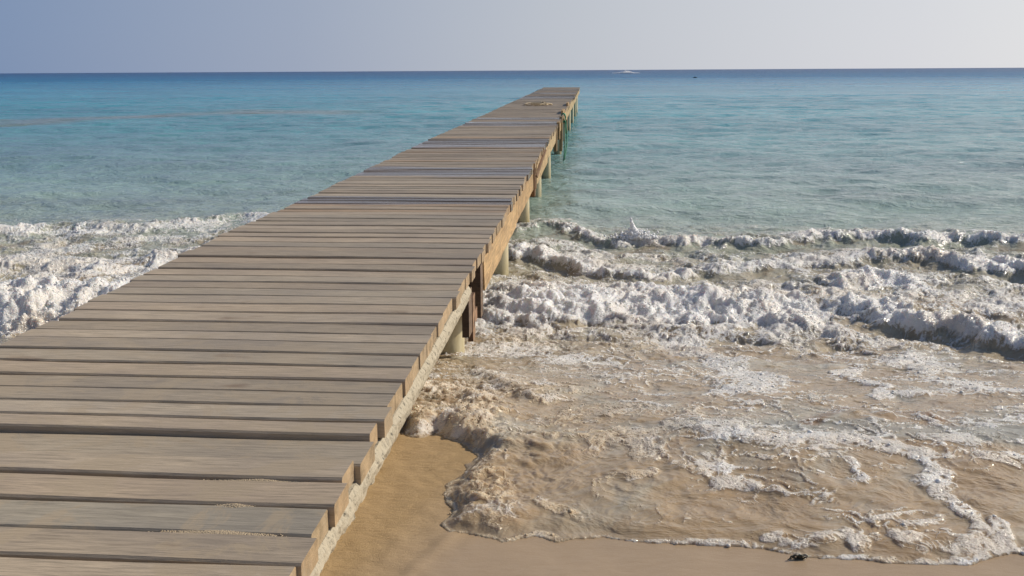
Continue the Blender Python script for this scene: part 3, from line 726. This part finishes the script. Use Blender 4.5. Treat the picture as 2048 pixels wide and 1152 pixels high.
# ------------------------------------------------------------------ the pier
AR, AL = -.675, -2.43
H0, SLOPE = EYE - 1.13279, .01024
def dz(y): return H0 + SLOPE * y
def left_edge(y):     # boards are a little longer near the shore
    return -2.43 + .27 * max(0, min(1, (y - 14) / 26)) - (.06 * max(0, 1 - abs(y - 6.3) / 2.2)) 
TH = .062
pier = empty("pier", (-1.55, 5, 0))
set_props(pier, "long narrow weathered wooden plank pier on cream round piles running out to sea", "pier")
def P_(o): o.parent = pier; o.matrix_parent_inverse = Matrix.Translation(-pier.location); return o
def build_deck():
    mb = MB()
    ed = [1.10, 1.27, 1.43, 1.59, 1.75, 1.91, 2.07, 2.22, 2.38, 2.54, 2.68, 2.88, 3.01, 3.15, 3.29, 3.43, 3.60, 3.76, 3.92, 4.06, 4.22, 4.39, 4.55, 4.72, 4.88, 5.03, 5.18, 5.35, 5.51, 5.69,
          5.87, 6.04, 6.22, 6.40, 6.56]
    while ed[-1] < 42: ed.append(ed[-1] + random.uniform(.145, .185))
    for i in range(len(ed) - 1):
        y0, y1 = ed[i], ed[i + 1]
        gap = random.uniform(.006, .0135)
        if abs(y0 - 2.88) < .01: gap = .026
        if random.random() < .12: gap += .01
        lift = random.uniform(-.0035, .0035)
        if abs(y1 - 2.88) < .01: lift = -.012
        if abs(y0 - 2.88) < .01: lift = .008
        if random.random() < .05: lift += .008
        v = random.uniform(.82, 1.10); hu = random.uniform(-.03, .03)
        if y0 > 7: v *= random.uniform(.86, 1.06)
        if abs(y0 - 2.22) < .01: hu = -.07; v = .86
        col = (v * (1 + hu), v, v * (1 - hu * .8))
        if y0 > 6.5 and random.random() < .12: col = (v * 1.05, v * .92, v * .80)
        xr = AR + random.uniform(-.012, .012); xl = left_edge(y0) + random.uniform(-.015, .015)
        if y0 > 22 and random.random() < .15: xr += .02
        sk = random.uniform(-.006, .006); ph = random.uniform(0, 6)
        tilt = random.uniform(-.003, .003)
        wb = lambda x, sk=sk, ph=ph, tilt=tilt, xr=xr: (sk * (x - xr) * .5 + .0022 * math.sin(x * 5 + ph), sk * (x - xr) * .5 + .0025 * math.sin(x * 7 + ph * 2), tilt * (x + 1.5) + .0012 * math.sin(x * 4 + ph))
        y1g = y1 - gap
        z1 = dz((y0 + y1) / 2) + lift
        mb.box(xl, xr, y0, y1g, z1 - TH, z1, col, .006, 14, wb)
    o = mb.build("deck", M['deck'], pier); o.parent = pier; o.matrix_parent_inverse = Matrix.Translation(-pier.location)
    return ed
EDGES = build_deck()

def slab_y(mb, x0, x1, y0, y1, zt, depth, seg=8, rag=.0, col=(1, 1, 1), slope=True, cut0=0, cut1=0):
    """board standing on edge that runs along the pier; cut0 / cut1 slant its ends"""
    V = []; F = []
    for i in range(seg + 1):
        t = i / seg; y = y0 + (y1 - y0) * t; zz = zt + (dz(y) - dz(y0) if slope else 0)
        r = rag * random.uniform(-1, 1)
        V += [(x0, y + (cut0 * (1 - t) - cut1 * t), zz), (x1, y + (cut0 * (1 - t) - cut1 * t), zz), (x1 + rag * .4 * random.uniform(-1, 1), y, zz - depth + r), (x0, y, zz - depth + r)]
    for i in range(seg):
        for j in range(4): F.append((i * 4 + j, i * 4 + (j + 1) % 4, i * 4 + 4 + (j + 1) % 4, i * 4 + 4 + j))
    F.append((0, 1, 2, 3)); F.append((seg * 4 + 3, seg * 4 + 2, seg * 4 + 1, seg * 4))
    mb.add(V, F, col)

def build_frame():
    # mortar-covered concrete ground beam at the shore end
    V = []; nr, nc = 230, 9
    ys = np.linspace(1.1, 5.28, nr); prof = [(-.22, 0), (0, 0), (.012, -.015), (.016, -.035), (.012, -.055), (.006, -.078), (-.004, -.094), (-.03, -.105), (-.22, -.105)]
    X = []; Y = []; Z = []
    for y in ys:
        for k, (dx, dzz) in enumerate(prof): X.append(AR - .006 + dx); Y.append(y); Z.append(dz(y) - TH - .002 + dzz)
    X = np.array(X); Y = np.array(Y); Z = np.array(Z); kk = np.tile(np.arange(nc), nr)
    low = (kk >= 2) & (kk <= 7)
    n = fbm(Y * 9, kk * .9, 4, .6, 3.); n2 = fbm(Y * 40, kk * 2.1, 2, .6, 8.)
    X = X + np.where(low, n * .016 + n2 * .008, 0); Z = Z + np.where(kk >= 4, (n * .022 + n2 * .008) * sstep(2.5, 4, Y), 0)
    o = mesh_np("ground_beam", np.stack([X, Y, Z], 1), grid_faces(nr, nc)[:, ::-1], M['concrete'], smooth=False)
    P_(o); o['label'] = "rough pale mortar beam under the plank ends"
    # ochre fascia boards on the seaward run
    def fascia(y0, y1, depth, x1=AR - .004, top=TH + .004, rag=.006, c0=0, c1=0, col=(1, 1, 1), name="fascia_board"):
        mb = MB(); seg = max(3, int((y1 - y0) * 5))
        slab_y(mb, x1 - .035, x1, y0, y1, dz(y0) - top, depth, seg, rag, col, True, c0, c1)
        return P_(mb.build(name, M['fascia'], None))
    fascia(6.08, 8.6, .215, col=(1.05, .98, .9), c0=-.04)
    fascia(8.62, 11.0, .20, col=(.9, .82, .72))
    fascia(11.75, 14.4, .24, col=(.98, .95, .9))
    fascia(14.42, 17.3, .19, col=(1.0, 1.02, 1.0), c1=-.3)
    fascia(18.6, 20.2, .16, col=(1.0, .98, .85))
    fascia(21.4, 28.2, .21, AR + .012, -.0, col=(1.0, 1.02, .95))
    fascia(28.25, 35., .20, AR + .004, .03, col=(1.0, 1.02, .95))
    fascia(35.05, 42.0, .17, AR - .002, .05, col=(.95, .95, .9))
    # thin slanting strip of a split board
    mb = MB(); V = [(AR + .02, 11.3, dz(11) - .14), (AR + .02, 13.4, dz(13) - .03), (AR + .02, 13.6, dz(13) - .055), (AR + .02, 11.5, dz(11) - .19)]
    V += [(v[0] - .02, v[1], v[2]) for v in V]
    mb.add(V, [(0, 1, 2, 3), (7, 6, 5, 4), (0, 4, 5, 1), (1, 5, 6, 2), (2, 6, 7, 3), (3, 7, 4, 0)], (.35, .25, .2)); P_(mb.build("brace", M['fascia'], None))
    # stringers hidden behind the fascia
    for x in (-.80, -1.5, -2.3):
        mb = MB(); slab_y(mb, x - .03, x + .03, 5.3, 41.9, dz(5.3) - TH - .003, .15, 30, .004, (1, 1, 1)); P_(mb.build("stringer", M['brown'], None))
build_frame()

def pile(x, y, zt, r, lean=(0, 0), depth=.9):
    mb = MB(); pts = []; n = 14
    for i in range(n):
        t = i / (n - 1); z = zt + (-depth - zt) * t
        pts.append((x + lean[0] * t, y + lean[1] * t, z))
    mb.tube(pts, r, 28, (1, 1, 1), True)
    return P_(mb.build("pile", M['pile'], None, True))
PY = [(5.80, .115), (8.45, .10), (11.14, .085), (13.64, .085), (16.5, .08), (21.95, .08), (24.9, .07), (29.9, .075), (34.2, .075), (38.5, .075), (41.6, .075)]
for y, r in PY:
    xx = -.775 - r if y < 8 else (-.735 - r)
    zt = dz(y) - TH - .012
    pile(xx, y, zt, r, (.02 if 10 < y < 17 else 0, 0))
    pile(-2.25, y, zt, r)
    mb = MB(); mb.box(-2.38, AR - .05, y + r + .01, y + r + .06, dz(y) - TH - .17, dz(y) - TH - .012, (1, 1, 1), .004, 4); P_(mb.build("cross_beam", M['brown'], None))
# hanging posts where the mortar beam stops; sunlit ends and pieces coloured lighter
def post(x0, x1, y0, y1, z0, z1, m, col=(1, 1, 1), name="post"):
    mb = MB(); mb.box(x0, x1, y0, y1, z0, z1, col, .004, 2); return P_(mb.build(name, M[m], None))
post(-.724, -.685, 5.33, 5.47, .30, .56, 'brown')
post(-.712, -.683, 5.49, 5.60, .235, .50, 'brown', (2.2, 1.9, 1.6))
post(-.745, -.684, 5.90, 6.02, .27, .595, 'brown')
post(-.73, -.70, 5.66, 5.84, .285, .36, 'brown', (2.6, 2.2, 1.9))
post(-.74, -.672, 11.18, 11.34, .36, dz(11) - .0, 'post', (.5, .35, .25))
post(-.72, -.665, 11.40, 11.50, .42, dz(11) - .005, 'post')
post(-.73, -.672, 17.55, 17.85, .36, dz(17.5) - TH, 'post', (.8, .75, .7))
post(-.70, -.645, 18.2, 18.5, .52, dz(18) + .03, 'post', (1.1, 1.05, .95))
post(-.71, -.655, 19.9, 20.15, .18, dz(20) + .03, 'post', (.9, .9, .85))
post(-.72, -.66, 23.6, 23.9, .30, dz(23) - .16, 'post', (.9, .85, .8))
# upright stop blocks on the edge of the deck
for y in (21.5, 25.2):
    mb = MB(); mb.box(-.735, -.690, y, y + 1.1, dz(y) + .004, dz(y) + .075, (1.25, 1.25, 1.2), .005, 2); P_(mb.build("edge_block", M['post'], None))

# ------------------------------------------------------------------ green mooring rope
def build_rope():
    mb = MB(); c = Vector((-.66, 20.75, dz(20.7) - .03))
    for k in range(5):
        pts = [];
        for i in range(17):
            a = 2 * math.pi * i / 16; pts.append(c + Vector((math.cos(a) * .045 + .0, -.12 + .035 * k + .02 * math.sin(a), math.sin(a) * .085)))
        mb.tube(pts, .014, 6)
    knot = mb.build("knot", M['rope'], None, True)
    mb = MB()
    for k, (dx, z1, sway) in enumerate(((.0, .0, .02), (.03, .06, .05))):
        pts = [c + Vector((.03 + dx * .5 + sway * math.sin(3 * t), -.12 - .9 * t * (1 if k else .7), -.05 - (c.z - z1 - .02) * t)) for t in [i / 16 for i in range(17)]]
        mb.tube(pts, .011, 6)
    tail = mb.build("rope_tail", M['rope'], None, True)
    e = empty("mooring_rope", c)
    for o in (knot, tail): o.parent = e; o.matrix_parent_inverse = Matrix.Translation(-c)
    set_props(e, "green mooring rope knotted on the pier's right edge with its ends hanging to the water", "rope")
build_rope()
def build_coil():
    mb = MB(); cx, cy_, cz = -1.47, 25.6, dz(25.6)
    pts = []
    for i in range(120):
        t = i / 119; a = t * 6.28 * 3.3
        pts.append((cx + (.34 - .1 * math.sin(a * .37)) * math.cos(a) * (.6 + .4 * t), cy_ + .34 * math.sin(a) * (.6 + .4 * t), cz + .022 + .02 * math.sin(a * 2.3) + .03 * t))
    mb.tube(pts, .013, 6)
    mb.tube([(cx + .05, cy_ + .1, cz + .02), (cx + .1, cy_ + .2, cz + .09), (cx + .16, cy_ + .2, cz + .07), (cx + .2, cy_ + .1, cz + .02)], .013, 6)
    o = mb.build("rope_coil", M['straw'], None, True)
    set_props(o, "small loose coil of pale rope lying on the far deck boards", "rope")
build_coil()

# ------------------------------------------------------------------ splash at the back of the surf
def build_splash():
    bx, by = px((1268, 492)); base = .105
    rr = np.random.default_rng(5); P = []; Rr = []
    # a leaning jet: dense strings of drops that thin out upward
    for s in range(9):
        ax = rr.uniform(-.03, .05); lean = rr.uniform(-.06, .02); top = rr.uniform(.09, .19)
        if s == 0: ax, lean, top = 0, -.035, .205
        if s == 1: ax, lean, top = .02, -.04, .20
        if s == 2: ax, lean, top = .04, -.03, .15
        for i in range(160):
            t = i / 159
            P.append((bx + ax * (1 - t) + lean * t + rr.normal(0, .005 * (1 - t) + .0015), by + rr.normal(0, .006), base + top * t - .02)); Rr.append((.024 * (1 - t) ** .8 + .005) * rr.uniform(.6, 1.1))
    for i in range(500):
        t = rr.random() ** 1.6
        P.append((bx + rr.normal(.015, .07 + .06 * (1 - t)), by + rr.normal(0, .03), base - .02 + .09 * t * rr.random())); Rr.append(rr.uniform(.004, .016))
    for i in range(70):
        P.append((bx + rr.normal(0, .09), by + rr.normal(0, .03), base + abs(rr.normal(0, .08)))); Rr.append(rr.uniform(.002, .0045))
    P = np.array(P); o = blobs("splash", P, np.array(Rr), M['froth'], np.full((len(P), 3), .88), squash=1.2)
    set_props(o, "thin white spout of water thrown up behind the surf right of the pier", "splash")
build_splash()

# ------------------------------------------------------------------ small things
def build_small():
    # seaweed scrap at the lip of the swash
    x, y = px((1596, 1098)); z = float(sand_z(np.array([x]), np.array([y]))[0])
    mb = MB(); rr = random.Random(3)
    for k in range(9):
        a = rr.uniform(-.6, .6) + (math.pi if k % 2 else 0); L_ = rr.uniform(.012, .03); pts = []
        for i in range(6):
            t = i / 5; pts.append((x + math.cos(a) * L_ * t + rr.uniform(-.003, .003), y + math.sin(a) * L_ * t * .6, z + .007 + .007 * math.sin(t * 3.1 + k)))
        mb.tube(pts, .0035, 5, rf=lambda i: .0036 - .0005 * i)
    o = mb.build("seaweed_scrap", M['weed'], None, True)
    set_props(o, "small dark scrap of seaweed at the edge of the swash", "seaweed")
    # sand spilled across the gaps between the nearest boards
    def on_deck(p):
        d = FW + RT * ((p[0] - 1024) / 2000) - UP * ((p[1] - 576) / 2000)
        t = -(EYE - H0) / (d.z - SLOPE * d.y); return d.x * t, d.y * t, EYE + d.z * t
    rr2 = np.random.default_rng(4); P = []; rad = []
    for (p, sx, sy2, n) in (((512, 968), .045, .010, 4200), ((440, 1062), .055, .013, 6500), ((465, 1012), .02, .007, 900), ((575, 925), .02, .006, 600)):
        cx, cyy, cz = on_deck(p)
        # snap to the nearest gap between boards
        g = min(EDGES, key=lambda e: abs(e - cyy)); cyy = g - .006
        u = rr2.normal(0, sx, n); v = rr2.normal(0, sy2, n)
        hgt = .007 * np.exp(-(u / sx) ** 2 / 1.5 - (v / sy2) ** 2 / 2)
        P.append(np.stack([cx + u, cyy + v, dz(cyy) - .005 + hgt * .7 * rr2.uniform(.5, 1, n)], 1)); rad.append(rr2.uniform(.0016, .0034, n))
    P = np.concatenate(P); rad = np.concatenate(rad)
    o = blobs("sand_spill", P, rad, M['spill'], np.full((len(P), 3), .4))
    set_props(o, "pale dry sand spilled across the gaps of the nearest deck boards", "sand", kind='stuff')
    # dark float far out
    x, y = px((1390, 156)); mb = MB()
    mb.tube([(x - .42, y, .03), (x - .28, y, .10), (x, y, .17), (x + .28, y, .11), (x + .45, y, .03)], .1, 10, rf=lambda i: (.03, .09, .14, .09, .03)[i])
    o = mb.build("mooring_float", M['dark'], None, True)
    set_props(o, "small dark float on the open sea just below the horizon", "float")
    # breaking water on a far reef
    x, y = px((1248, 137.6)); rr2 = np.random.default_rng(9); n = 700
    y = 520.; x = (1248 - 1190) / 2000 * y
    u = rr2.normal(0, 2.3, n); P = np.stack([x + u, y + rr2.normal(0, 3, n), np.abs(rr2.normal(0, .35, n)) * np.exp(-(u / 3) ** 2) + .05], 1)
    o = blobs("reef_breaker", P, rr2.uniform(.2, .6, n), M['froth'], np.full((n, 3), .88), squash=.5)
    set_props(o, "short white streak of breaking water near the horizon", "breaker", kind='stuff')
build_small()
